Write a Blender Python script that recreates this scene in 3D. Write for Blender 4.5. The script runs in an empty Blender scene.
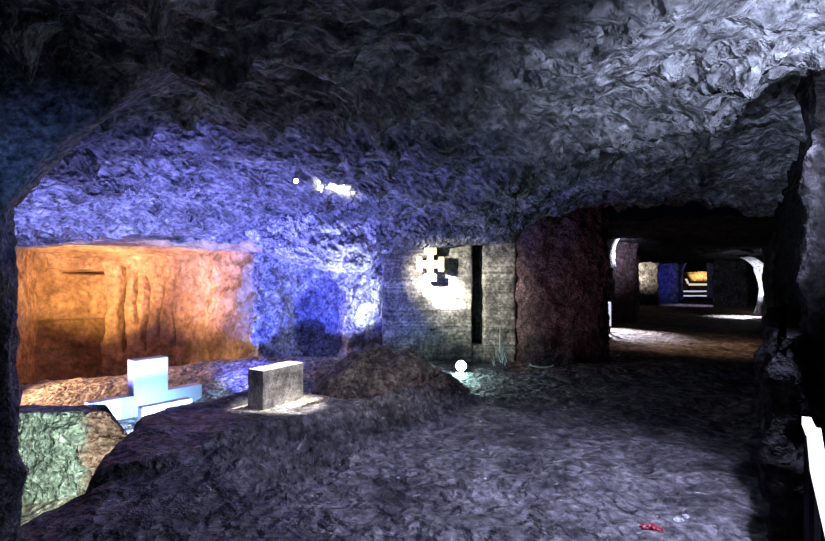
import bpy, bmesh, math, random
import numpy as np
from mathutils import Vector, Matrix, noise
random.seed(7)
C = bpy.context.scene.collection
F, H, HZ = 500.0, 1.7, 278.0

def P(px, py, Y):
    return Vector(((px-412.5)/F*Y, Y, H+(HZ-py)/F*Y))
def PX(px, Y): return (px-412.5)/F*Y
def G(px, py, z=0.0):
    return P(px, py, (H-z)*F/(py-HZ))
def R(a): return math.radians(a)
def sst(a, b, x):
    t = min(1, max(0, (x-a)/(b-a))); return t*t*(3-2*t)

# ------------------------------------------------------------ materials
def rock(name, c1, c2, scale=1.0, bump=0.5, rough=0.75, stria=0.0, spec=0.4, c3=None, fine=1.0, spots=0.0, con=.7, chip=1.0, split=None):
    m = bpy.data.materials.new(name); m.use_nodes = True
    nt = m.node_tree; N = nt.nodes; L = nt.links
    b = N['Principled BSDF']; b.inputs['Roughness'].default_value = rough
    b.inputs['Specular IOR Level'].default_value = spec
    tc = N.new('ShaderNodeTexCoord'); mp = N.new('ShaderNodeMapping')
    L.new(tc.outputs['Object'], mp.inputs['Vector'])
    mp.inputs['Scale'].default_value = (1, 1, 1)
    def nz(s, d=8, r=0.6, dist=0.0, src=None, typ='FBM'):
        n = N.new('ShaderNodeTexNoise'); n.noise_type = typ
        n.inputs['Scale'].default_value = s; n.inputs['Detail'].default_value = d
        n.inputs['Roughness'].default_value = r; n.inputs['Distortion'].default_value = dist
        L.new((src or mp).outputs['Vector'], n.inputs['Vector']); return n
    big = nz(1.3*scale, 8, .66, .25)
    rp = N.new('ShaderNodeValToRGB'); L.new(big.outputs['Fac'], rp.inputs['Fac'])
    e = rp.color_ramp.elements
    e[0].position = .34; e[0].color = (*c1, 1); e[1].position = .66; e[1].color = (*c2, 1)
    if c3:
        x = rp.color_ramp.elements.new(.5); x.color = (*c3, 1)
    sm = nz(14*scale*fine, 3, .55, .0)
    mr = N.new('ShaderNodeMapRange'); mr.inputs['From Min'].default_value = .3; mr.inputs['From Max'].default_value = .7
    mr.inputs['To Min'].default_value = 1-con; mr.inputs['To Max'].default_value = 1+con
    L.new(sm.outputs['Fac'], mr.inputs['Value'])
    mul = N.new('ShaderNodeVectorMath'); mul.operation = 'SCALE'
    L.new(rp.outputs['Color'], mul.inputs[0]); L.new(mr.outputs['Result'], mul.inputs['Scale'])
    col = mul.outputs['Vector']
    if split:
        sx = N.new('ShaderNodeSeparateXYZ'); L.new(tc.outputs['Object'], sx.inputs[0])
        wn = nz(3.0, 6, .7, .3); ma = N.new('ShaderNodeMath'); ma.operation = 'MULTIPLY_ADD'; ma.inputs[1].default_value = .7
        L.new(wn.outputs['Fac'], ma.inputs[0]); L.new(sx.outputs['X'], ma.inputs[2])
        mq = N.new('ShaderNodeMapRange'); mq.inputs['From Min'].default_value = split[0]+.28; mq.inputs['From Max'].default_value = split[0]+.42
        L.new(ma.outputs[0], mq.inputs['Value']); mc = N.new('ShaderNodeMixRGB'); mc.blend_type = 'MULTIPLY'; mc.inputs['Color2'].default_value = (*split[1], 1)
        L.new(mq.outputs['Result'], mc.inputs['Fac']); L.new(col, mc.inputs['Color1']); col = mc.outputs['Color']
    if spots:
        sp = nz(9*scale, 3, .5, .4); sr = N.new('ShaderNodeMapRange')
        sr.inputs['From Min'].default_value = .66; sr.inputs['From Max'].default_value = .74
        L.new(sp.outputs['Fac'], sr.inputs['Value'])
        mx = N.new('ShaderNodeMixRGB'); mx.inputs['Color2'].default_value = (spots, spots, spots*1.02, 1)
        L.new(sr.outputs['Result'], mx.inputs['Fac']); L.new(col, mx.inputs['Color1']); col = mx.outputs['Color']
    L.new(col, b.inputs['Base Color'])
    # bump : coarse fbm + mid + fine, optionally horizontal layers
    add = N.new('ShaderNodeMath'); add.operation = 'ADD'
    mid = nz(4*scale, 5, .56, .0)
    s2 = N.new('ShaderNodeMath'); s2.operation = 'MULTIPLY'; s2.inputs[1].default_value = .16
    L.new(sm.outputs['Fac'], s2.inputs[0]); L.new(mid.outputs['Fac'], add.inputs[0]); L.new(s2.outputs[0], add.inputs[1])
    # chipped facets and thin cracks
    wv = N.new('ShaderNodeVectorMath'); wv.operation = 'MULTIPLY_ADD'; wv.inputs[1].default_value = (.35, .35, .35)
    L.new(mid.outputs['Color'], wv.inputs[0]); L.new(mp.outputs['Vector'], wv.inputs[2])
    hs = [add.outputs[0]]
    for sc_, am in ((2.6*scale, 1.1), (8.0*scale, .5)):
        vo = N.new('ShaderNodeTexVoronoi'); vo.inputs['Scale'].default_value = sc_; L.new(wv.outputs['Vector'], vo.inputs['Vector'])
        ms = N.new('ShaderNodeMath'); ms.operation = 'MULTIPLY_ADD'; ms.inputs[1].default_value = am*chip
        L.new(vo.outputs['Distance'], ms.inputs[0]); L.new(hs[-1], ms.inputs[2]); hs.append(ms.outputs[0])
    hgt = hs[-1]
    cv = N.new('ShaderNodeTexNoise'); cv.inputs['Scale'].default_value = 5.5*scale; cv.inputs['Detail'].default_value = 5; cv.inputs['Roughness'].default_value = .62
    L.new(mp.outputs['Vector'], cv.inputs['Vector'])
    cm = N.new('ShaderNodeMapRange'); cm.inputs['From Min'].default_value = .36; cm.inputs['From Max'].default_value = .62
    cm.inputs['To Min'].default_value = 1-.75*con; cm.inputs['To Max'].default_value = 1+.55*con
    L.new(cv.outputs['Fac'], cm.inputs['Value']); cs = N.new('ShaderNodeVectorMath'); cs.operation = 'SCALE'
    L.new(col, cs.inputs[0]); L.new(cm.outputs['Result'], cs.inputs['Scale']); col = cs.outputs['Vector']; L.new(col, b.inputs['Base Color'])
    if stria:
        m2 = N.new('ShaderNodeMapping'); m2.inputs['Scale'].default_value = (.35, .35, 9)
        L.new(tc.outputs['Object'], m2.inputs['Vector'])
        st = nz(2.2, 6, .7, .2, src=m2)
        s3 = N.new('ShaderNodeMath'); s3.operation = 'MULTIPLY_ADD'; s3.inputs[1].default_value = stria
        L.new(st.outputs['Fac'], s3.inputs[0]); L.new(hgt, s3.inputs[2]); hgt = s3.outputs[0]
        mr2 = N.new('ShaderNodeMapRange'); mr2.inputs['From Min'].default_value = .35; mr2.inputs['From Max'].default_value = .65
        mr2.inputs['To Min'].default_value = .55; mr2.inputs['To Max'].default_value = 1.35
        L.new(st.outputs['Fac'], mr2.inputs['Value'])
        ml = N.new('ShaderNodeVectorMath'); ml.operation = 'SCALE'
        L.new(col, ml.inputs[0]); L.new(mr2.outputs['Result'], ml.inputs['Scale']); L.new(ml.outputs['Vector'], b.inputs['Base Color'])
    bp = N.new('ShaderNodeBump'); bp.inputs['Strength'].default_value = bump; bp.inputs['Distance'].default_value = .2
    L.new(hgt, bp.inputs['Height']); L.new(bp.outputs['Normal'], b.inputs['Normal'])
    return m

def plain(name, col, rough=.5, metal=0, emit=None, strength=0):
    m = bpy.data.materials.new(name); m.use_nodes = True
    nt = m.node_tree; b = nt.nodes['Principled BSDF']
    n = nt.nodes.new('ShaderNodeTexNoise'); n.inputs['Scale'].default_value = 18; n.inputs['Detail'].default_value = 5
    mx = nt.nodes.new('ShaderNodeMixRGB'); mx.blend_type = 'MULTIPLY'; mx.inputs['Fac'].default_value = .35
    mx.inputs['Color1'].default_value = (*col, 1)
    tc = nt.nodes.new('ShaderNodeTexCoord'); nt.links.new(tc.outputs['Object'], n.inputs['Vector'])
    nt.links.new(n.outputs['Fac'], mx.inputs['Color2']); nt.links.new(mx.outputs['Color'], b.inputs['Base Color'])
    b.inputs['Roughness'].default_value = rough; b.inputs['Metallic'].default_value = metal
    if emit:
        b.inputs['Emission Color'].default_value = (*emit, 1); b.inputs['Emission Strength'].default_value = strength
    return m

M = dict(
    ceil=rock('ceiling_rock', (.06, .065, .08), (.33, .34, .38), 1.0, .9, .55, spec=.5, con=.75),
    floor=rock('floor_rock', (.045, .045, .05), (.26, .25, .265), 1.1, .8, .6, spec=.45, spots=.5),
    mound=rock('outcrop_rock', (.07, .06, .055), (.32, .26, .22), 1.2, .9, .7, spec=.35),
    tan=rock('tan_rock', (.30, .20, .11), (.62, .47, .30), .6, .7, .8, spec=.2, con=.35, chip=.4),
    pit=rock('pit_rock', (.28, .24, .2), (.6, .52, .45), 1.2, .9, .7, spec=.3),
    blue=rock('salt_rock', (.28, .29, .34), (.72, .73, .8), 1.1, .9, .6, spec=.45),
    grey=rock('grey_cut_rock', (.16, .16, .155), (.36, .35, .33), .9, .5, .7, stria=1.0, spec=.3, fine=1.6, chip=.25),
    maroon=rock('maroon_rock', (.07, .045, .055), (.24, .16, .18), 1.6, 1.0, .65, spec=.35, fine=1.3),
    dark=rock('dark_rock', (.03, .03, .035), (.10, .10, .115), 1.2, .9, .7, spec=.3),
    near=rock('near_rock', (.14, .14, .16), (.42, .42, .46), 2.0, .9, .6, spec=.4),
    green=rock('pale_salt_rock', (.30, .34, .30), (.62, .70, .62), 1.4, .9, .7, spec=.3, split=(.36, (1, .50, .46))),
    brown=rock('brown_salt_rock', (.30, .20, .15), (.52, .38, .30), 1.6, .7, .7, spec=.25),
    shaded=rock('shaded_rock', (.008, .008, .009), (.03, .028, .03), 1.2, .6, .9, spec=.05),  # near-black rock: the dark of unlit walls and ceiling put into the colour
    tunnel=rock('tunnel_rock', (.14, .12, .12), (.34, .30, .29), .7, .6, .75, spec=.25),
    tfloor=rock('tunnel_floor_rock', (.13, .095, .075), (.36, .28, .23), .8, .8, .7, spec=.3, stria=0),
    white=plain('pale_cross_stone', (.85, .86, .9), .5),
    block=rock('polished_block_stone', (.14, .13, .125), (.78, .76, .74), 3.0, .3, .5, spec=.4, con=.4, chip=.2),
    cream=plain('cream_stone', (.62, .52, .32), .6),
    black=plain('black_metal', (.03, .03, .035), .4, .7),
    lens=plain('lamp_lens', (.6, 1, .95), .2, 0, (.62, 1, .95), 60),
    warm_lens=plain('warm_lens', (1, .93, .75), .2, 0, (1, .9, .68), 14),
    strip=plain('edge_glow', (.9, .92, 1), .3, 0, (.80, .84, 1), 1.5),  # glow standing in for lamp light on rail and stone edges
    strip_far=plain('far_edge_glow', (.9, .92, 1), .3, 0, (.72, .74, 1), .75),
    strip_warm=plain('warm_edge_glow', (1, .93, .8), .3, 0, (1, .86, .66), .8),
    red=plain('red_wax', (.45, .05, .08), .35),
    crystal=plain('salt_crystal', (.85, .88, .95), .25),
)

# ------------------------------------------------------------ object helpers
def link(name, me, mat, parent=None, loc=None, kind=None):
    if loc is not None:
        me.transform(Matrix.Translation(-Vector(loc)))
    me.materials.append(mat)
    o = bpy.data.objects.new(name, me); C.objects.link(o)
    if loc is not None: o.location = loc
    if parent:
        o.parent = parent
        if loc is None: pass
    if kind: o['kind'] = kind
    return o
def tag(o, label, cat, group=None):
    o['label'] = label; o['category'] = cat
    if group: o['group'] = group
    return o
def empty(name, loc, rz=0):
    e = bpy.data.objects.new(name, None); C.objects.link(e); e.location = loc; e.rotation_euler.z = rz
    e.empty_display_size = .1
    return e

def grid_mesh(name, pts, smooth=True):      # pts: list of rows of Vector
    nr, nc = len(pts), len(pts[0])
    vs = [p for r in pts for p in r]
    fs = [(i*nc+j, i*nc+j+1, (i+1)*nc+j+1, (i+1)*nc+j) for i in range(nr-1) for j in range(nc-1)]
    me = bpy.data.meshes.new(name); me.from_pydata(vs, [], fs); me.update()
    if smooth: me.polygons.foreach_set('use_smooth', [True]*len(fs))
    return me

def cr(p0, p1, p2, p3, t):
    return .5*((2*p1)+(-p0+p2)*t+(2*p0-5*p1+4*p2-p3)*t*t+(-p0+3*p1-3*p2+p3)*t*t*t)
def spline_row(ctrl, n):
    out = []; m = len(ctrl)-1
    for k in range(n+1):
        s = k/n*m; i = min(int(s), m-1); t = s-i
        g = lambda q: ctrl[min(max(q, 0), m)]
        out.append(cr(g(i-1), g(i), g(i+1), g(i+2), t))
    return out
def patch(ctrl, nu, nv):                    # rows of control points -> (nv+1) x (nu+1)
    rows = [spline_row(r, nu) for r in ctrl]
    cols = [spline_row([r[j] for r in rows], nv) for j in range(nu+1)]
    return [[cols[j][i] for j in range(nu+1)] for i in range(nv+1)]
def displace(pts, fn, facing=None):
    nr, nc = len(pts), len(pts[0]); out = []
    for i in range(nr):
        row = []
        for j in range(nc):
            a = pts[i][min(j+1, nc-1)]-pts[i][max(j-1, 0)]
            b = pts[min(i+1, nr-1)][j]-pts[max(i-1, 0)][j]
            n = a.cross(b)
            n = n.normalized() if n.length > 1e-9 else Vector((0, -1, 0))
            if facing is not None and n.dot(facing-pts[i][j]) < 0: n = -n
            row.append(pts[i][j]+n*fn(pts[i][j], j/(nc-1), i/(nr-1)))
        out.append(row)
    return out
CAM = Vector((0, 0, H))

def fr(p, s, o=5, h=.9):
    return noise.fractal(p*s, h, 2.1, o)
def rid(p, s, o=4):
    return noise.ridged_multi_fractal(p*s, .9, 2.1, o, 1.0, 1.6)-1.0
def cellf(p, s):                            # hewn facets
    d, q = noise.voronoi(p*s)
    return d[1]-d[0]
def rough_fn(big=.08, mid=.04, ridge=.0, s=1.0, fac=0.0, off=0):
    o = Vector((off*3.1, off*1.7, off*.9))
    def f(p, u=0, v=0):
        q = p+o
        d = big*fr(q, .7*s, 3)+mid*fr(q, 3.2*s, 5)
        if ridge: d += ridge*rid(q, 1.1*s, 4)
        if fac: d -= fac*max(0, .28-cellf(q, 1.6*s))
        return d
    return f

def prism(name, foot, z0, z1, mat, fn, kind='structure', res=.06, flare=None, nz=None, loc=None):
    """closed rock prism on a footprint polygon, hewn sides and caps"""
    n = len(foot); ring = []
    for i in range(n):
        a = Vector(foot[i]).to_2d(); b = Vector(foot[(i+1) % n]).to_2d()
        k = max(2, int((b-a).length/res))
        for q in range(k): ring.append(a.lerp(b, q/k))
    # soften corners
    for _ in range(2):
        ring = [(ring[i-1]+ring[i]*2+ring[(i+1) % len(ring)])/4 for i in range(len(ring))]
    cen = sum(ring, Vector((0, 0)))/len(ring)
    nz = nz or max(3, int((z1-z0)/res)); rows = []
    area = sum(ring[i].x*ring[(i+1) % len(ring)].y-ring[(i+1) % len(ring)].x*ring[i].y for i in range(len(ring)))
    sgn = 1 if area > 0 else -1
    for i in range(nz+1):
        v = i/nz; z = z0+(z1-z0)*v; s = flare(v) if flare else 1.0; row = []
        for j, p in enumerate(ring):
            t = (ring[(j+1) % len(ring)]-ring[j-1]).normalized()
            nn = Vector((t.y, -t.x, 0))*sgn
            q = cen+(p-cen)*s; q = Vector((q.x, q.y, z))
            row.append(q+nn*fn(q, j/len(ring), v))
        rows.append(row)
    m = len(ring); vs = [p for r in rows for p in r]
    fs = [(i*m+j, i*m+(j+1) % m, (i+1)*m+(j+1) % m, (i+1)*m+j) for i in range(nz) for j in range(m)]
    fs.append(tuple(range(m))[::-1]); fs.append(tuple(nz*m+j for j in range(m)))
    me = bpy.data.meshes.new(name); me.from_pydata(vs, [], fs); me.update()
    me.polygons.foreach_set('use_smooth', [True]*(len(fs)-2)+[False]*2)
    return link(name, me, mat, kind=kind, loc=loc)

def bm_box(bm, x0, x1, y0, y1, z0, z1, bev=.0, rot=None):
    r = bmesh.ops.create_cube(bm, size=1)
    vs = r['verts']
    bmesh.ops.scale(bm, vec=(x1-x0, y1-y0, z1-z0), verts=vs)
    bmesh.ops.translate(bm, vec=((x0+x1)/2, (y0+y1)/2, (z0+z1)/2), verts=vs)
    if bev:
        es = list({e for v in vs for e in v.link_edges})
        bmesh.ops.bevel(bm, geom=es, offset=bev, segments=2, profile=.6, affect='EDGES')
def bm_obj(name, bm, mat, parent=None, kind=None, smooth=False):
    me = bpy.data.meshes.new(name); bm.to_mesh(me); bm.free()
    if smooth: me.polygons.foreach_set('use_smooth', [True]*len(me.polygons))
    me.materials.append(mat); o = bpy.data.objects.new(name, me); C.objects.link(o)
    if parent: o.parent = parent
    if kind: o['kind'] = kind
    return o
def sweep(name, path, w, h, mat, parent=None):   # rectangular bar along a path of Vectors
    vs = []; fs = []; n = len(path)
    for i, p in enumerate(path):
        t = (path[min(i+1, n-1)]-path[max(i-1, 0)]).normalized()
        up = Vector((0, 0, 1)) if abs(t.z) < .9 else Vector((0, 1, 0))
        s = t.cross(up).normalized(); u = s.cross(t).normalized()
        for a, b in ((-1, -1), (1, -1), (1, 1), (-1, 1)): vs.append(p+s*a*w/2+u*b*h/2)
    for i in range(n-1):
        for k in range(4): fs.append((i*4+k, i*4+(k+1) % 4, i*4+4+(k+1) % 4, i*4+4+k))
    fs += [(3, 2, 1, 0), tuple(4*(n-1)+k for k in range(4))]
    me = bpy.data.meshes.new(name); me.from_pydata(vs, [], fs); me.update(); me.materials.append(mat)
    o = bpy.data.objects.new(name, me); C.objects.link(o)
    if parent: o.parent = parent
    return o

# ------------------------------------------------------------ ceiling of the near hall
def tps(points):
    A = np.array([(p.x, p.y) for p in points]); z = np.array([p.z for p in points]); n = len(A)
    d = np.linalg.norm(A[:, None]-A[None], axis=2)
    K = np.where(d > 0, d*d*np.log(d+1e-9), 0)+np.eye(n)*.02
    Pm = np.c_[np.ones(n), A]
    S = np.block([[K, Pm], [Pm.T, np.zeros((3, 3))]])
    w = np.linalg.solve(S, np.r_[z, 0, 0, 0])
    def f(X, Y):
        dd = np.hypot(X[..., None]-A[:, 0], Y[..., None]-A[:, 1])
        return (np.where(dd > 0, dd*dd*np.log(dd+1e-9), 0)@w[:n])+w[n]+w[n+1]*X+w[n+2]*Y
    return f
cp = [P(0, 20, 2.9), P(200, 0, 2.7), P(400, 0, 2.7), P(600, 0, 2.7), P(800, 0, 2.7),
      P(0, 150, 4.0), P(60, 135, 4.6), P(150, 92, 4.9), P(250, 100, 5.0), P(350, 80, 4.6), P(480, 80, 4.6), P(600, 70, 4.0), P(780, 70, 3.9),
      P(30, 190, 6.0), P(150, 150, 6.2), P(250, 160, 6.4), P(330, 175, 7.2), P(430, 170, 7.0), P(520, 140, 6.0), P(650, 125, 5.6), P(790, 125, 5.2),
      P(10, 240, 9.8), P(100, 243, 10.0), P(180, 243, 10.1), P(260, 240, 10.2), P(330, 225, 10.2), P(385, 245, 10.1), P(440, 243, 10.1), P(505, 238, 10.2),
      P(430, 212, 8.9), P(500, 205, 8.6), P(600, 200, 9.4), P(700, 196, 9.6), P(790, 200, 9.2), P(620, 205, 11), P(740, 205, 11),
      Vector((-2.5, -1, 3.1)), Vector((0, -1, 3.2)), Vector((3, -1, 3.1)), Vector((-3, 1.2, 3.0)), Vector((3, 1.2, 3.0))]
cf = tps(cp)
xs = np.linspace(-9.5, 8.8, 420); ys = np.linspace(-1, 10.9, 300)
# denser sampling close to the camera
ys = -1+11.9*((np.linspace(0, 1, 340))**1.15)
XX, YY = np.meshgrid(xs, ys)
ZZ = cf(XX, YY)
ledge = [(-9.5, 4.4), (-3.6, 4.3), (-3.25, 4.6), (-2.65, 5.0), (-2.0, 5.5), (-1.2, 6.9), (.2, 8.3), (1.7, 9.4), (8.8, 9.6)]
lx = [a for a, b in ledge]; ly = [b for a, b in ledge]
rows = []
for i in range(len(ys)):
    r = []
    for j in range(len(xs)):
        x, y, z = XX[i, j], YY[i, j], float(ZZ[i, j]); p = Vector((x, y, z))
        q = p+Vector((5, 0, 0))
        le = float(np.interp(x, lx, ly))+.35*fr(p, .8, 3)
        if x < 2.2: z += -.16+.30*sst(-.08, .12, y-le)
        # hewn fracture planes: warped diagonal blades
        w = (x*.85+y*.5)*1.7+1.0*fr(q, .6, 3)
        saw = (w % 1.0); z -= .20*saw**3*(0.15+.85*sst(-.25, .25, fr(q, .7, 2)))
        z += .10*fr(q, .6, 4)+.13*rid(q, .9, 5)+.035*fr(q, 3.4, 5)
        z -= .30*max(0, .22-cellf(q+Vector((fr(q, 1, 3), 0, 0)), 1.0))+.12*max(0, .2-cellf(q, 2.7))
        z -= .14*math.exp(-((x+1.22)**2/.09+(y-7.5)**2/.12))
        kf = sst(9.0, 9.6, y)*(1-sst(-3.0, -2.4, x)); z = z*(1-kf)+(float(ZZ[i, j])+.04)*kf
        r.append(Vector((x, y, z)))
    rows.append(r)
link('ceiling', grid_mesh('ceiling', rows), M['ceil'], kind='structure')
def ceil_z(x, y): 
    j = int(np.argmin(abs(xs-x))); i = int(np.argmin(abs(ys-y))); return rows[i][j].z

# ------------------------------------------------------------ near floor
edge = [(-2.75, -1), (-2.72, 3.4), (-2.55, 4.05), (-2.93, 5.25), (-3.13, 5.78), (-2.95, 6.34), (-2.45, 7.0), (-2.15, 7.6), (-1.5, 8.3), (-.8, 9.2), (-.62, 10.9)]
ey = [b for a, b in edge]; ex = [a for a, b in edge]
fx = np.concatenate([np.linspace(-9.5, -3.6, 90)[:-1], np.linspace(-3.6, 2.6, 330)[:-1], np.linspace(2.6, 8.6, 150)])
fy = 1.0+11.9*(np.linspace(0, 1, 380)**1.25)
def crest(x):    # the lit rock slope the cross stands on, rising to the right
    return float(np.interp(x, [-8.5, -7.7, -5.7, -4.0, -3.0], [-.42, -.38, -.17, .06, .15]))
A0, B0 = Vector((-1.45, 4.3)), Vector((.7, 7.6)); AB = (B0-A0).normalized(); NB = Vector((-AB.y, AB.x))
def floor_z(x, y, detail=True):
    p = Vector((x, y, 0)); e = float(np.interp(y, ey, ex))
    d = x-e-(.10*fr(p, 1.6, 4) if detail else 0)
    near = .0
    # pit side
    c = crest(x); cyl = 9.8+.25*fr(p, .5, 2)
    if y < cyl: pit = -.5+(c+.5)*sst(8.5, 9.75, y) if y > 7.2 else -.5-.5*(1-sst(5.6, 7.0, y))
    else: pit = c+(-1.05-c)*sst(0, .7, y-cyl)
    pit += .05*fr(p, 1.5, 5)+.03*rid(p, 1.6, 3) if detail else 0
    k = sst(-.34, .02, d)
    z = near*k+pit*(1-k)
    if detail and k > 0:
        z += k*(.05*fr(p, .8, 4)+.018*fr(p, 4, 5)+.02*rid(p, 1.7, 4)*(1-.8*sst(8.2, 8.8, y)))
        z += k*.10*math.exp(-((d-.1)/.35)**2)*(y > 4.2)
        # layered salt beds running diagonally
        q = Vector((x, y))-A0; s = q.dot(AB); t = q.dot(NB)+.10*fr(p, 1.3, 4)
        msk = sst(-.4, .3, s)*(1-sst(3.3, 4.1, s))*sst(-.75, -.45, t)*(1-sst(.35, .7, t))
        z += k*msk*(.15*((t*5.5) % 1.0)**2-.06+.10*sst(-.5, .5, t))
        # low swell on the left
        z += k*.16*math.exp(-(((x+1.9)/.8)**2+((y-5.0)/1.1)**2))
    if y > 8.7: z = z+(.06)*sst(8.75, 9.0, y+.15*fr(p, .9, 3))*sst(1.8, 2.4, x)
    return z
rows_f = [[Vector((x, y, floor_z(x, y))) for x in fx] for y in fy]
link('floor', grid_mesh('floor', rows_f), M['floor'], kind='structure')
# pit side of the mesh takes the paler stone
me = bpy.data.objects['floor'].data; me.materials.append(M['pit']); me.materials.append(M['tfloor'])
for poly in me.polygons:
    c = poly.center; e = float(np.interp(c.y, ey, ex))
    if c.x-e < -.12 and c.y < 12.9: poly.material_index = 1
    elif c.y > 8.85+.15*fr(c, .9, 3) and c.x > 1.8: poly.material_index = 2

# ------------------------------------------------------------ orange chamber
cols = [(-90, 8.6), (5, 10.2), (38, 12.0), (70, 12.6), (110, 12.6), (150, 12.6), (185, 12.3), (215, 11.7), (240, 11.0), (268, 10.7)]
zs = [3.0, 2.2, 1.4, .6, -.3, -1.2]
ctrl = [[Vector((PX(px, Y), Y, z)) for px, Y in cols] for z in zs]
pts = patch(ctrl, 420, 150)
def chamber(p, u, v):
    px = p.x/p.y*F+412.5; py = HZ-(p.z-H)/p.y*F
    d = .10*fr(p, .6, 3)+.035*fr(p, 3, 5)
    rt = sst(165, 215, px)
    d += rt*(.10*rid(p*1.0, 1.1, 4)+.05*fr(p, 5, 4))
    wob = px+3*fr(p*1.0, .9, 3)
    for c, w, dep, y0, y1 in ((101, 2.2, .5, 266, 340), (121, 2.4, .5, 266, 352), (135, 1.5, .25, 270, 325), (144, 1.9, .4, 276, 352), (158, 1.3, .2, 285, 342), (172, 1.3, .2, 280, 345)):
        cc = c+1.5*math.sin(py*.09+c)
        d -= dep*math.exp(-((wob-cc)/w)**2)*sst(y0-4, y0+3, py)*(1-sst(y1-6, y1+4, py))
    d -= .3*math.exp(-((py-271.5-1.2*math.sin(px*.09))/1.3)**2)*sst(46, 50, px)*(1-sst(98, 101, px))
    niche = sst(36, 42, wob)*(1-sst(98, 101, wob))*sst(270, 273, py-1.5*math.sin(px*.05))
    d -= .30*niche
    low = sst(41, 44, px)*(1-sst(96, 98, px))*sst(321, 323, py+.04*(px-45))
    d -= .35*low
    return d
pts = displace(pts, chamber, CAM)
link('wall_back', grid_mesh('wall_back', pts), M['tan'], kind='structure')
ctrl = [[P(px, 205, 9.75) for px in (-90, 20, 80, 130, 190, 262)],
        [P(-90, 236, 9.75), P(20, 244, 9.8), P(80, 240, 9.8), P(130, 238, 9.8), P(190, 245, 9.9), P(262, 249, 9.95)],
        [P(-90, 236, 10.6), P(20, 246, 10.8), P(80, 243, 10.8), P(130, 240, 10.8), P(190, 246, 10.7), P(262, 249, 10.6)],
        [P(-90, 244, 13.2), P(20, 256, 13.2), P(80, 260, 13.2), P(130, 262, 13.2), P(190, 260, 13.2), P(262, 258, 13.2)]]
link('ceiling.001', grid_mesh('c', displace(patch(ctrl, 200, 70), rough_fn(.05, .03, .04), CAM)), M['tan'], kind='structure')
o = bpy.data.objects['ceiling.001']; o.data.materials.append(M['ceil'])
for poly in o.data.polygons:
    if poly.center.y < 9.86+.06*fr(poly.center, 2, 3): poly.material_index = 1

# ------------------------------------------------------------ blue hollow between chamber and cross wall
cols = [(249, 10.9), (256, 10.3), (272, 10.6), (292, 11.4), (310, 11.7), (326, 11.4), (342, 10.9), (362, 10.8), (384, 11.1), (410, 11.3)]
zs = [2.9, 2.35, 1.9, 1.2, .4, -.4, -1.2]
off = {1: (0, 0, -.1, -.45, -.7, -.75, -.55, -.5, -.6, -.6), 2: (0, 0, 0, -.15, -.3, -.35, -.3, -.25, -.2, -.2)}
ctrl = [[Vector((PX(px, Y+off.get(i, [0]*10)[j]), Y+off.get(i, [0]*10)[j], z)) for j, (px, Y) in enumerate(cols)] for i, z in enumerate(zs)]
def bluef(p, u, v):
    return .16*fr(p, .9, 3)+.07*fr(p, 3, 5)+.10*rid(p, 1.3, 4)-.2*max(0, .25-cellf(p, 1.3))
link('wall_back.001', grid_mesh('w', displace(patch(ctrl, 260, 220), bluef, CAM)), M['blue'], kind='structure')

oy = [(246, 250), (262, 253), (280, 259), (300, 264), (325, 269), (350, 270), (372, 264), (392, 256)]
ctrl = [[P(a, 200, 9.75) for a, b in oy], [P(a, 226, 9.75) for a, b in oy], [P(a, b-15, 9.8) for a, b in oy], [P(a, b, 10.15) for a, b in oy], [P(a, b-4, 11.9) for a, b in oy]]
link('trim_5', grid_mesh('t', displace(patch(ctrl, 200, 120), lambda p, u, v: (.06*fr(p, 1.5, 4)+.06*rid(p, 2.0, 4)+.03*fr(p, 5, 4)-.25*max(0, .25-cellf(p, 2.0)))*sst(0, .12, v), CAM)), M['blue'], kind='structure')

# ------------------------------------------------------------ grey cut wall with the slot
gf = rough_fn(.02, .018, 0, 1.4)
prism('wall_back.002', [(PX(382, 9.95), 9.95), (PX(472.5, 10.0), 10.0), (PX(472.5, 10.0), 10.9), (PX(384, 9.95), 10.9)], -.3, 2.75, M['grey'], gf, res=.035)
prism('wall_back.003', [(PX(483.5, 10.0), 10.0), (PX(516, 10.0), 10.0), (PX(516, 10.0), 10.9), (PX(483.5, 10.0), 10.9)], -.3, 2.75, M['grey'], rough_fn(.03, .03, 0, 1.4), res=.035)
prism('wall_back.004', [(PX(465, 10.6), 10.6), (PX(492, 10.6), 10.6), (PX(492, 10.6), 10.8), (PX(465, 10.6), 10.8)], -.3, 2.75, M['dark'], gf, res=.08)
prism('wall_back.005', [(PX(468, 10.05), 10.05), (PX(488, 10.05), 10.05), (PX(488, 10.1), 10.5), (PX(468, 10.1), 10.5)], -.3, P(0, 345, 10.05).z, M['grey'], gf, res=.04)
# lintel beam of hewn rock over it
lin = [[P(376, 218, 9.45), P(410, 215, 9.4), P(440, 213, 9.4), P(470, 211, 9.45), P(512, 208, 9.5)],
       [P(376, 228, 9.5), P(410, 226, 9.45), P(440, 225, 9.45), P(470, 224, 9.5), P(512, 222, 9.6)],
       [P(376, 250, 9.8), P(410, 248, 9.8), P(440, 246.5, 9.8), P(470, 244, 9.85), P(512, 242, 9.9)],
       [P(376, 250, 10.3), P(410, 248, 10.3), P(440, 246.5, 10.3), P(470, 244, 10.3), P(512, 242, 10.3)]]
def linf(p, u, v):
    c = P(437, 238, 9.6); a = math.atan2(p.z-c.z, p.x-c.x)
    return .03*fr(p, 2.5, 4)+.015*math.sin(a*26)*(1-sst(.25, .8, (p-c).length)) - .05*math.exp(-((p-c).length/.05)**2)
link('trim_1', grid_mesh('t', displace(patch(lin, 180, 60), linf, CAM)), M['ceil'], kind='structure')

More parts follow.
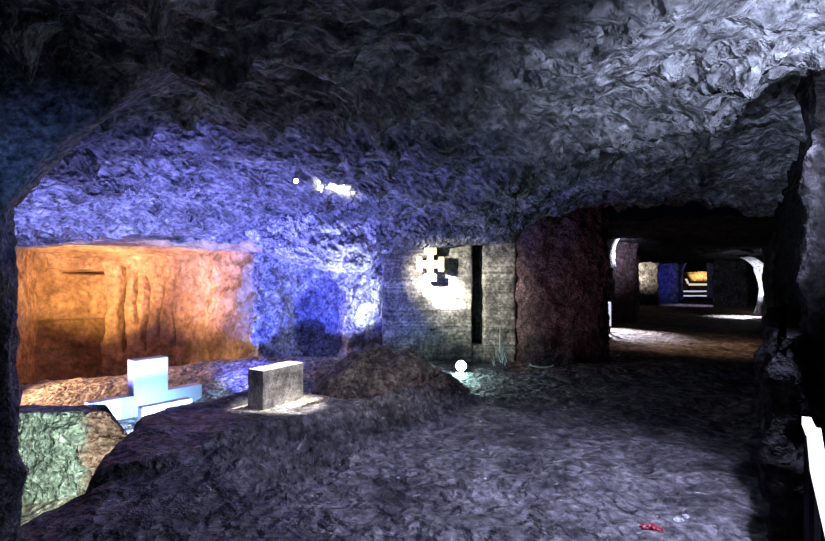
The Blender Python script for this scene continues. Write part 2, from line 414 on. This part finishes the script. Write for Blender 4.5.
# ------------------------------------------------------------ pillars
mf = rough_fn(.10, .06, .05, 1.5, fac=.18)
prism('wall_center', [(PX(510, 10.3), 10.3), (PX(522, 9.75), 9.75), (PX(540, 9.45), 9.45), (PX(575, 9.5), 9.5), (PX(603, 9.85), 9.85), (PX(608, 10.3), 10.3), (PX(604, 12.0), 12.0), (PX(520, 12.2), 12.2)], -.3, 3.5, M['maroon'], mf, res=.05)
wlp = prism('wall_left', [(PX(14, 3.15), 3.15), (PX(15, 3.5), 3.5), (-3.6, 4.2), (-5.2, 4.2), (-5.2, 2.6), (-3.0, 2.6)], -1.2, 3.3, M['near'], rough_fn(.05, .03, .03, 2), res=.05)
for v in wlp.data.vertices:
    if v.co.x > -3.4: v.co.x += float(np.interp(v.co.z, [2.2, 2.54, 2.97, 3.3], [0, .32, .85, 1.5]))*sst(-3.4, -2.8, v.co.x)
# wall closing the left side of the hall beyond the pillar
prism('wall_left.001', [(-8.6, 4.2), (-8.0, 9.7), (-9.4, 9.8), (-9.4, 4.0)], -1.2, 3.6, M['ceil'], rough_fn(.1, .05, .05), res=.12)
# right wall of the hall, running from the near pillar to the mouth of the tunnel
prism('wall_right', [(PX(812, 4.9), 4.9), (PX(800, 6.2), 6.2), (PX(788, 7.6), 7.6), (PX(776, 9.2), 9.2), (PX(778, 11.0), 11.0), (9.2, 11.0), (9.2, 2.9), (PX(835, 3.0), 3.2)], -.3, 3.9, M['shaded'],
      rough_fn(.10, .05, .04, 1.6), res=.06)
bench = prism('wall_right.005', [(PX(768, 3.15), 3.15), (PX(768, 5.2), 5.2), (PX(781, 8.2), 8.2), (6.6, 7.2), (4.8, 4.8), (3.8, 3.15)], -.3, 1.3, M['shaded'],
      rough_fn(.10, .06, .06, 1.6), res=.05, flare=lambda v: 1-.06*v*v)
prism('wall_right.001', [(PX(818, 3.4), 3.4), (PX(812, 4.6), 4.6), (4.6, 4.8), (4.6, 3.3)], -.3, 3.6, M['near'], rough_fn(.06, .04, .05, 2.6), res=.03)

# ------------------------------------------------------------ tunnel
tf = tps([Vector((0, 9, .06)), Vector((10, 12, .05)), Vector((10, 20, .0)), Vector((20, 30, .02)), Vector((40, 66, 0)), Vector((0, 40, 0))])
ctrl = [[Vector((2, 12.6, .03)), Vector((6, 12.6, .03)), Vector((11, 12.6, .03))],
        [Vector((2, 20, 0)), Vector((11, 20, 0)), Vector((19, 20, 0))],
        [Vector((10, 34, 0)), Vector((18, 34, 0)), Vector((28, 34, 0))],
        [Vector((30, 72, 0)), Vector((40, 72, 0)), Vector((50, 72, 0))]]
link('floor.001', grid_mesh('f', displace(patch(ctrl, 160, 260), rough_fn(.04, .02, .0, .9), Vector((8, 15, 9)))), M['tfloor'], kind='structure')
ctrl = [[Vector((1, 10.6, 3.02)), Vector((6, 10.6, 3.05)), Vector((11, 10.6, 3.02))],
        [Vector((2, 20, 2.9)), Vector((11, 20, 2.95)), Vector((19, 20, 2.9))],
        [Vector((10, 34, 2.6)), Vector((18, 34, 2.7)), Vector((28, 34, 2.6))],
        [Vector((30, 72, 2.6)), Vector((40, 72, 2.6)), Vector((50, 72, 2.6))]]
link('ceiling.002', grid_mesh('c', displace(patch(ctrl, 160, 260), rough_fn(.16, .06, .07, .8), Vector((8, 15, -6)))), M['shaded'], kind='structure')
def tp(name, pxs, Y0, Y1, mat, z1=3.5, r=(.10, .05, .05), res=.14):
    a, b = pxs
    return prism(name, [(PX(a, Y0), Y0), (PX(b, Y0), Y0), (PX(b, Y1)-.15, Y1), (PX(a, Y1)+.15, Y1)], -.3, z1, mat, rough_fn(r[0], r[1], r[2], 1.2), res=res)
tp('wall_center.001', (612.5, 638), 18.6, 20.2, M['maroon'], 3.4)                       # pillar between hall and side gallery
tp('wall_left.002', (590, 640), 24.5, 25.0, M['tunnel'])                              # end of side gallery
tp('wall_left.003', (634, 659), 31.0, 32.5, M['tunnel'], 3.2)                         # warm lit wall
tp('wall_left.004', (656, 679.5), 33.5, 36.0, M['tunnel'], 3.2)                         # blue lit wall
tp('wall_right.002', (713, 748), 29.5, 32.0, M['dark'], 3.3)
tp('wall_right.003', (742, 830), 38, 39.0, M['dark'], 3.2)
# tunnel right wall up to the lit side opening
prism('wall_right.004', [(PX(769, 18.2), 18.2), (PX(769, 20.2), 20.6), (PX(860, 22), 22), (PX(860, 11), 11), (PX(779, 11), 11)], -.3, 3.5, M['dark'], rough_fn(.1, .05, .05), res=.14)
# arched ribs: left arch and right arch, real rock rings
def rib(name, pts2, Y, wpx, depth, mat, lead=1):
    path = spline_row([P(a, b, Y) for a, b in pts2], 36)
    w = wpx/F*Y; rowsr = []
    for k in range(0, 13):
        a = k/12*2*math.pi; ring = []
        for i, p in enumerate(path):
            t = (path[min(i+1, 36)]-path[max(i-1, 0)]).normalized(); s = Vector((0, 1, 0)); n = t.cross(s).normalized()
            q = p+n*math.cos(a)*w/2*(1+.25*fr(p, 2.5, 3))+s*math.sin(a)*depth/2
            ring.append(q+(q-p).normalized()*.04*fr(q, 3, 4))
        rowsr.append(ring)
    return link(name, grid_mesh(name, rowsr), mat, kind='structure')
rib('trim_2', [(610, 268), (609, 252), (612, 241), (620, 233), (633, 227), (650, 225)], 17.0, 6, .9, M['near'])
rib('trim_3', [(742, 256), (751, 259), (758, 265), (762, 275), (765, 287), (764, 300), (760, 314)], 21.5, 3.2, .8, M['near'])
rib('trim_4', [(679, 300), (678, 284), (679, 270), (684, 262), (698, 258), (710, 261), (712, 275), (712, 298)], 34.2, 2.5, 1.2, M['near'])
# far portal walls around the lit end
tp('wall_back.006', (668, 677), 46, 48, M['dark'], 3.2)
tp('wall_back.007', (680, 725), 70, 71, M['tan'], 3.0)
tp('wall_back.008', (713, 724), 46, 48, M['dark'], 3.2)

# ------------------------------------------------------------ things
def boulder(name, foot, z0, z1, mat, fn, label, cat, taper, res=.04):
    loc = Vector((sum(p[0] for p in foot)/len(foot), sum(p[1] for p in foot)/len(foot), z0))
    o = prism(name, foot, z0, z1, mat, fn, kind=None, res=res, flare=taper, loc=loc)
    return tag(o, label, cat)
# pale green lit boulder in the gap at lower left
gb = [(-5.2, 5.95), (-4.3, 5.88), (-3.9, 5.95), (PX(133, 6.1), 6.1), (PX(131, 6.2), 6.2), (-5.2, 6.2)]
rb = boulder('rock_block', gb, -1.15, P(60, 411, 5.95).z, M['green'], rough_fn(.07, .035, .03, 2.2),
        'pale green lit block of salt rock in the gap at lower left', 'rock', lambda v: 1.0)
for v in rb.data.vertices:
    g = v.co+rb.location; px = g.x/g.y*F+412.5
    v.co.z -= max(0, px-106)*.016*sst(-.3, .1, g.z)+.05*max(0, fr(g, 3, 3))*sst(-.2, .1, g.z)

# outcrop mound: closed heightfield with its own skirt
def mound():
    cx, cy = -.48, 7.75; rowsm = []; n = 150; mrows = 90
    for i in range(mrows+1):
        r = i/mrows; row = []
        for j in range(n):
            a = j/n*2*math.pi; rx = 1.28*(1+.10*math.sin(a*3+1)); ry = .78
            x = cx+rx*r*math.cos(a); y = cy+ry*r*math.sin(a); p = Vector((x, y, 0))
            lean = float(np.interp(x, [-1.7, -1.1, -.75, -.1, .25, .9], [.15, .46, .60, .58, .40, .12]))
            q = p+Vector((7, 2, 0))
            z = lean*(1-r**4)+(.10*fr(q, 1.3, 4)+.09*rid(q, 1.6, 4)+.03*fr(q, 5, 4))*(1-r**6)
            z -= .35*max(0, .3-cellf(q, 1.5))*(1-r**3)
            if r > .98: z = -.25
            row.append(Vector((x, y, z)))
        row.append(row[0].copy()); rowsm.append(row)
    o = link('rock_outcrop', grid_mesh('rock_outcrop', rowsm), M['mound'], loc=Vector((cx, cy, 0)))
    return tag(o, 'rounded dark brown rock outcrop rising from the floor beside the stone block', 'rock')
mound()

# stone cross
def stone_cross():
    th = R(52); e = empty('stone_cross', Vector((-4.4, 7.9, -.5)), th)
    tag(e, 'white lit stone cross lying low with a tall upright block in the pit', 'cross')
    zt = -.164+.5; zb = 0
    bm = bmesh.new(); bm_box(bm, 0, .54, 0, .24, zb, .39+.5, .012)
    bm_obj('upright', bm, M['white'], e)
    bm = bmesh.new(); bm_box(bm, -.62, 1.14, .005, .20, zb, zt, .012)
    bm_obj('crossbar', bm, M['white'], e)
    bm = bmesh.new(); bm_box(bm, -.25, .50, -.86, -.70, -.15, zt, .012)
    bm_obj('front_slab', bm, M['white'], e)
stone_cross()

# kneeler block with its plinth
def block():
    e = empty('stone_block', Vector((-1.86, 6.22, 0)), R(60))
    tag(e, 'grey veined upright stone block with pale top on a lit plinth', 'block')
    bm = bmesh.new(); bm_box(bm, 0, .73, 0, .27, .02, .545, .010)
    bmesh.ops.subdivide_edges(bm, edges=bm.edges[:], cuts=1)
    bm_obj('body', bm, M['block'], e)
    bm = bmesh.new(); bm_box(bm, -.14, 1.0, -.24, .42, -.12, .055, .015)
    s = bm_obj('plinth', bm, M['pit'], e); s['label'] = 'pale worn plinth slab'
block()

# wall cross (pattee arms)
def wall_cross():
    c = P(430, 264.5, 9.9); e = empty('wall_cross', Vector((c.x, 9.80, c.z)))
    tag(e, 'small cream cross with flared arms mounted on the grey cut wall', 'cross')
    s = .27; pts = []
    for k in range(4):
        a = k*math.pi/2
        for (x, y) in ((.22, .22), (.34, .30), (.62, .26), (.62, .48), (1, .48), (1, -.48), (.62, -.48), (.62, -.26), (.34, -.30)):
            pts.append((x*math.cos(a)-y*math.sin(a), x*math.sin(a)+y*math.cos(a)))
    # order ring: for each arm go from -y to +y side
    pts = []
    for k in range(4):
        a = k*math.pi/2
        for (x, y) in ((.24, -.24), (.55, -.22), (.60, -.45), (1, -.45), (1, .45), (.60, .45), (.55, .22)):
            pts.append((x*math.cos(a)-y*math.sin(a), x*math.sin(a)+y*math.cos(a)))
    bm = bmesh.new(); vs = [bm.verts.new((x*s, -.07, y*s*1.2)) for x, y in pts]; f = bm.faces.new(vs)
    r = bmesh.ops.extrude_face_region(bm, geom=[f]); bmesh.ops.translate(bm, vec=(0, .09, 0), verts=[g for g in r['geom'] if isinstance(g, bmesh.types.BMVert)])
    bmesh.ops.recalc_face_normals(bm, faces=bm.faces[:])
    bm_obj('cross_body', bm, M['cream'], e)
    bm = bmesh.new()
    for dx in (0,): bmesh.ops.create_cone(bm, cap_ends=True, segments=12, radius1=.015, radius2=.015, depth=.12, matrix=Matrix.Translation((dx, .08, 0))@Matrix.Rotation(R(90), 4, 'X'))
    bm_obj('mounting_pin', bm, M['black'], e)
wall_cross()

def spot_fixture(name, loc, aim, r, lensmat, label, cat='lamp', group=None, stand=True):
    e = empty(name, Vector(loc)); tag(e, label, cat, group)
    d = (Vector(aim)-Vector(loc)).normalized(); q = d.to_track_quat('Z', 'Y').to_matrix().to_4x4()
    h = .0
    bm = bmesh.new()
    bmesh.ops.create_cone(bm, cap_ends=True, segments=28, radius1=r*.75, radius2=r*1.05, depth=r*1.6, matrix=q@Matrix.Translation((0, 0, -r*.85)))
    for k in range(4):
        bmesh.ops.create_cone(bm, cap_ends=True, segments=28, radius1=r*.95, radius2=r*.95, depth=r*.08, matrix=q@Matrix.Translation((0, 0, -r*(.7+.22*k))))
    bm_obj('housing', bm, M['black'], e)
    bm = bmesh.new(); bmesh.ops.create_uvsphere(bm, u_segments=24, v_segments=10, radius=r*.9, matrix=q@Matrix.Translation((0, 0, -.02*r))@Matrix.Diagonal((1, 1, .25, 1)))
    bm_obj('lens', bm, lensmat, e, smooth=True)
    if stand:
        bm = bmesh.new(); bm_box(bm, -r*1.2, -r*1.1, -r*.2, r*.2, -r*1.4, r*.2); bm_box(bm, r*1.1, r*1.2, -r*.2, r*.2, -r*1.4, r*.2); bm_box(bm, -r*1.2, r*1.2, -r*.3, r*.3, -r*1.5, -r*1.35)
        bm_obj('bracket', bm, M['black'], e)
    return e
lp = P(461, 366, 8.9)
spot_fixture('floor_spotlight', lp, (0, 0, 1.5), .10, M['lens'], 'glaring teal white round spotlight standing on the dark floor', 'spotlight')
cl = P(296, 181, 7.2); cl.z += 0
spot_fixture('ceiling_spotlight', cl, P(315, 205, 6.6), .04, M['warm_lens'], 'tiny warm spotlight tucked under the blue lit vault', 'spotlight', stand=False)
# near handrail, bottom right corner; lamp light on its white surface built as glow
hr = empty('lit_handrail', P(806, 541, 2.6)); tag(hr, 'lamp-lit white handrail, its brightness built as glow, descending along the right wall at lower right', 'handrail')
hp = [P(806.5, 421, 3.0), P(811, 432, 2.85), P(818, 466, 2.5), P(842, 560, 1.95)]
base = hr.location.copy()
sweep('glow_strip', [v-base for v in (hp[0], hp[1])], .045, .05, M['strip'], hr)
sweep('glow_strip', [v-base for v in (hp[1]+Vector((0, -.02, 0)), hp[2], hp[3])], .062, .07, M['strip'], hr)
sweep('rail', [v-base+Vector((.05, .03, -.05)) for v in hp], .05, .05, M['black'], hr)
for v in (hp[0], hp[2]):
    sweep('post', [v-base+Vector((.05, .04, -.07)), Vector((v.x+.05, v.y+.04, -.02))-base], .04, .04, M['black'], hr)

# red scrap, salt crumbs, metal hoop, crystal cluster
def lump(name, c, r, mat, label, cat, group=None, sq=.45, seed=0):
    bm = bmesh.new(); bmesh.ops.create_icosphere(bm, subdivisions=3, radius=r)
    for v in bm.verts:
        v.co *= 1+.45*noise.fractal(v.co*(1.6/r)+Vector((seed, 0, 0)), .8, 2, 3); v.co.z = max(v.co.z*sq, -r*.2)
    o = bm_obj(name, bm, mat, smooth=False); o.location = c; return tag(o, label, cat, group)
def onf(px, py):
    p = G(px, py); p.z = floor_z(p.x, p.y)+.008; return p
e = empty('red_scrap', onf(651, 531)); tag(e, 'small crumpled red scrap on the dark rock floor at lower right', 'scrap')
for k, (dx, dy, r) in enumerate(((-.03, .01, .03), (.01, 0, .036), (.045, -.02, .026))):
    bm = bmesh.new(); bmesh.ops.create_icosphere(bm, subdivisions=3, radius=r)
    for v in bm.verts: v.co *= 1+.6*noise.fractal(v.co*45+Vector((k*3, 0, 0)), .8, 2, 3); v.co.z = max(v.co.z*.5, -.004)
    o = bm_obj('fold', bm, M['red'], e); o.location = (dx, dy, .004)
crumbs = [(485, 479, .014, 'bright white salt crumb left of centre on the dark floor', 1), (679, 522, .030, 'pale salt fragment on the floor just right of the red scrap', 2),
          (686, 515, .022, 'smaller pale salt fragment behind the one beside the red scrap', 3), (398, 478, .012, 'tiny white salt crumb on the floor in front of the layered rock', 4)]
for px, py, r, lab, sd in crumbs: lump('salt_fragment', onf(px, py), r, M['crystal'], lab, 'salt fragment', 'salt fragments on the floor', seed=sd)
p = onf(541, 366); p = P(541, 367, 9.2); p.z = floor_z(p.x, p.y)+.03
hoop = sweep('metal_hoop', [Vector((-.22, 0, .05)), Vector((-.17, -.02, .02)), Vector((-.06, -.05, .0)), Vector((.08, -.05, .0)), Vector((.18, -.02, .01)), Vector((.23, 0, .03))], .025, .025, M['crystal'])
hoop.location = p; tag(hoop, 'thin pale curved bar lying on the floor before the maroon pillar', 'bar')
p = P(500, 360, 9.6); p.z = floor_z(p.x, p.y)
e = empty('salt_crystal_cluster', p); tag(e, 'small cluster of white salt spikes standing against the foot of the grey wall', 'salt crystals')
def spike(parent, x, y, z, h, r, tx=0, ty=0):
    bm = bmesh.new(); bmesh.ops.create_cone(bm, cap_ends=True, segments=7, radius1=r, radius2=r*.2, depth=h, matrix=Matrix.Translation((0, 0, h/2)))
    o = bm_obj('spike', bm, M['crystal'], parent); o.location = (x, y, z); o.rotation_euler = (ty, tx, random.random()*3); return o
spike(e, 0, 0, .25, .50, .022); 
for k in range(12):
    spike(e, random.uniform(-.13, .13), random.uniform(-.06, .06), random.uniform(-.02, .2), random.uniform(.1, .26), .014, random.uniform(-.4, .4), random.uniform(-.2, .2))

# lit stone edges and opening in the tunnel, built as glowing bars
def strip(name, a, b, w, h, mat, label, cat, group=None, post=False):
    a = Vector(a); b = Vector(b); m = (a+b)/2
    e = empty(name, m); tag(e, label, cat, group)
    d = (b-a).normalized()
    sweep('glow_bar', [a-m, b-m], w, h, mat, e)
    sweep('channel', [a-m+Vector((0, .03, -h*.55-.01)), b-m+Vector((0, .03, -h*.55-.01))], w*1.15, .03, M['black'], e)
    if post:
        for q in ((a, b) if abs(d.z) < .5 else (min(a, b, key=lambda v: v.z),)):
            sweep('post', [Vector((q.x, q.y+.05, -.08))-m, q-m+Vector((0, .05, -h*.5))], .06, .06, M['black'], e)
    return e
strip('lit_opening', P(603.3, 301, 15.2), P(603.3, 318, 15.2), .2, .2, M['strip'], 'short white glowing box standing in for the lit opening right of the maroon pillar', 'lamp', post=True)
strip('lit_edge', P(609.5, 302, 15.6), P(609.8, 326, 15.6), .06, .08, M['strip_far'], 'thin upright lit edge, a glowing bar, beside the short glowing box', 'lit edge', post=True)
GR = 'glowing bars for lit floor edges deep in the tunnel'
strip('lit_edge', P(680, 291.5, 61), P(709.5, 291.5, 61), .16, .22, M['strip_far'], 'long bluish white lit edge, a glowing bar, low across the deep tunnel, second from the bottom', 'lit edge', GR, True)
strip('lit_edge', P(680, 296, 46), P(708, 296, 46), .14, .14, M['strip_far'], 'lowest long bluish lit edge, a glowing bar, across the deep tunnel floor', 'lit edge', GR, True)
strip('lit_edge', P(678, 283.5, 60.4), P(679.5, 290, 60.4), .2, .2, M['strip_far'], 'short slanted lit edge, a glowing bar, rising at the left end of the deep tunnel floor strips', 'lit edge', GR, True)
strip('lit_edge', P(711.5, 286, 60.4), P(710.5, 290, 60.4), .2, .2, M['strip_far'], 'short lit edge, a glowing bar, rising at the right end of the deep tunnel floor strips', 'lit edge', GR, True)
strip('lit_edge', P(681.5, 276, 44), P(682, 268, 44), .12, .14, M['strip_far'], 'upright lit edge, a glowing bar, on the left side of the small deep portal', 'lit edge', None, True)
strip('lit_edge', P(711.5, 276, 44), P(711.8, 266, 44), .12, .14, M['strip_far'], 'upright lit edge, a glowing bar, on the right side of the small deep portal', 'lit edge', None, True)
strip('lit_edge', P(688.9, 284.5, 66), P(710, 284.5, 66), .2, .26, M['strip_warm'], 'warm white lit edge, a glowing bar, in front of the golden end of the tunnel', 'lit edge', None, True)
strip('lit_edge', P(686, 279, 65), P(688, 283.5, 65), .2, .2, M['strip_warm'], 'short slanted warm lit edge, a glowing bar, left of the golden end of the tunnel', 'lit edge', None, True)

# ------------------------------------------------------------ lights
def lamp(kind, loc, col, w, aim=None, size=.1, spot=60, blend=.5):
    d = bpy.data.lights.new('lamp', kind); d.color = col; d.energy = w
    if kind == 'SPOT': d.spot_size = R(spot); d.spot_blend = blend; d.shadow_soft_size = size
    elif kind == 'POINT': d.shadow_soft_size = size
    elif kind == 'AREA': d.size = size
    o = bpy.data.objects.new('lamp_light', d); C.objects.link(o); o.location = loc
    if aim is not None: o.rotation_euler = (Vector(aim)-Vector(loc)).to_track_quat('-Z', 'Y').to_euler()
    return o
BL = (.16, .20, 1.0); VI = (.30, .30, 1.0)
# orange chamber
lamp('SPOT', (-8.9, 10.2, -.1), (1, .62, .24), 1100, (-9.6, 11.6, 1.4), .08, 90, .8)
lamp('SPOT', (-9.0, 10.9, .3), (1, .56, .18), 800, (-7.6, 12.7, 1.9), .05, 70, .9)
lamp('SPOT', (-6.6, 9.3, -.1), (1, .50, .15), 1500, (-7.9, 12.6, 2.1), .06, 64, .9)
lamp('SPOT', (-5.6, 9.6, 0), (1, .48, .15), 850, (-5.3, 11.8, 2.0), .06, 84, 1)
# warm light raking the rock slope behind the cross
lamp('SPOT', (-7.6, 8.3, .5), (1, .60, .34), 600, (-5.9, 9.3, -.3), .08, 75, .9)
# blue floods under the vault
lamp('SPOT', (-5.2, 6.9, -.4), (.27, .27, 1), 2000, (-5.2, 8.7, 3.0), .15, 125, 1)
lamp('SPOT', (-2.9, 8.4, -.2), (.07, .09, 1), 750, (-2.9, 10.9, 1.2), .12, 100, .8)
lamp('SPOT', (-3.0, 7.9, -.2), (.26, .27, 1), 1150, (-2.0, 8.9, 3.0), .12, 115, 1)
# hard white blue lamp behind the left edge of the grey wall
lamp('SPOT', (-.8, 10.3, .9), (.55, .60, 1), 90, (-1.6, 11.2, 1.4), .05, 120, .6)
lamp('SPOT', (-.9, 9.2, .6), (.60, .64, 1), 330, (-1.35, 10.1, 2.15), .05, 44, .8)
# cross lamps in the pit, green lamp on the block
lamp('SPOT', (-3.35, 6.7, -.42), (.40, .62, 1), 420, (-4.3, 8.0, -.1), .06, 90, .8)
lamp('SPOT', (-3.8, 7.62, -.33), (.28, .58, 1), 65, (-4.3, 8.2, -.05), .05, 155, .5)
lamp('SPOT', (-3.3, 4.6, -.5), (.80, 1, .84), 160, (-4.5, 5.9, -.2), .06, 110, .7)
# block lamp
lamp('SPOT', (-1.5, 6.75, 2.6), (1, .94, .84), 1500, (-1.72, 6.5, .2), .04, 30, .7)
lamp('SPOT', (.2, 5.0, 2.4), (.9, .85, .95), 160, (-.9, 6.9, .2), .1, 60, 1)  # unseen fill lamp, added to lighten the outcrop
# narrow beam on the wall cross, floor spotlight, vault spotlight
lamp('SPOT', (-.9, 8.4, 2.25), (1, .94, .78), 6500, P(442, 290, 9.95), .03, 20, 1)
lamp('SPOT', (-.9, 8.4, 2.25), (1, .93, .75), 1000, P(455, 283, 9.95), .03, 50, 1)
lamp('POINT', lp+Vector((0, -.16, .08)), (.60, 1, .94), 18, size=.06)
lamp('SPOT', P(310, 235, 6.2), (1, .95, .78), 2600, P(337, 186, 7.4), .06, 30, .9)
# unseen cold lamps raking ceiling and floor from the right
lamp('SPOT', (1.6, .9, .7), (.70, .76, 1), 1200, (2.35, 3.0, 3.2), .03, 66, 1)
lamp('SPOT', (2.5, 3.2, 2.75), (.62, .63, 1), 660, (1.15, 3.8, 0), .10, 92, 1)
lamp('SPOT', (.3, 2.0, 2.6), (.55, .58, 1), 60, (.3, 5.0, 0), .10, 75, 1)  # from here to the tunnel: unseen fill lamps added to lift dim rock
lamp('SPOT', (1.2, 1.6, 1.9), (.62, .70, 1), 650, (2.95, 3.5, 2.35), .06, 30, .6)
lamp('SPOT', (1.8, 7.0, .8), (1, .58, .68), 70, (3.0, 9.7, 1.6), .1, 60, 1)
lamp('SPOT', (-2.0, 8.0, .5), BL, 260, (-.3, 9.95, 1.1), .1, 40, 1)
lamp('POINT', (-.5, 1.2, 1.4), (.6, .62, .95), 1.2, size=.3)
lamp('SPOT', (.2, 2.0, 1.2), (.50, .68, .75), 12, (.6, 4.2, 3.3), .1, 70, 1)
lamp('SPOT', (-1.2, 2.0, 1.2), (.14, .30, .85), 75, (-2.4, 3.3, 2.4), .1, 40, 1)
# tunnel
lamp('SPOT', P(626, 256, 15.9), (.8, .8, 1), 520, P(612, 248, 17.0), .05, 95, .9)
lamp('SPOT', P(598, 262, 18.2), (.82, .82, 1), 3200, P(630, 345, 15), .1, 44, .9)
lamp('SPOT', P(690, 225, 12), (1, .70, .50), 150, P(690, 350, 12.5), .2, 100, 1)
lamp('SPOT', P(634, 272, 29), (1, .93, .75), 700, P(640, 272, 31), .1, 60, 1)
lamp('SPOT', P(664, 275, 31.5), (.015, .05, 1), 110, P(667, 278, 33.5), .2, 100, 1)
lamp('SPOT', P(751, 288, 21.3), (.85, .88, 1), 350, P(762, 280, 21.5), .1, 150, .6)
lamp('SPOT', P(766, 268, 22.5), (.75, .78, 1), 3500, P(742, 318, 22.0), .1, 50, .9)
lamp('SPOT', P(700, 264, 31), (.6, .6, 1), 300, P(695, 305, 31), .1, 80, .9)
for px in (697, 703, 709): lamp('SPOT', P(px, 288, 68.6), (1, .75, .35), 500, P(px, 268, 70), .1, 60, .6)
w = bpy.data.worlds.new('World'); bpy.context.scene.world = w; w.use_nodes = True
w.node_tree.nodes['Background'].inputs['Color'].default_value = (.10, .13, .25, 1); w.node_tree.nodes['Background'].inputs['Strength'].default_value = .004

cd = bpy.data.cameras.new('camera'); cam = bpy.data.objects.new('camera', cd); C.objects.link(cam)
cam.location = CAM; cam.rotation_euler = (R(90), 0, 0)
cd.sensor_width = 36; cd.lens = 36*F/825; cd.shift_y = 7.5/825; cd.clip_start = .05; cd.clip_end = 300
sc = bpy.context.scene; sc.camera = cam
sc.view_settings.view_transform = 'Standard'; sc.view_settings.look = 'None'; sc.view_settings.gamma = 1; sc.view_settings.use_curve_mapping = False
sc.view_settings.exposure = 0
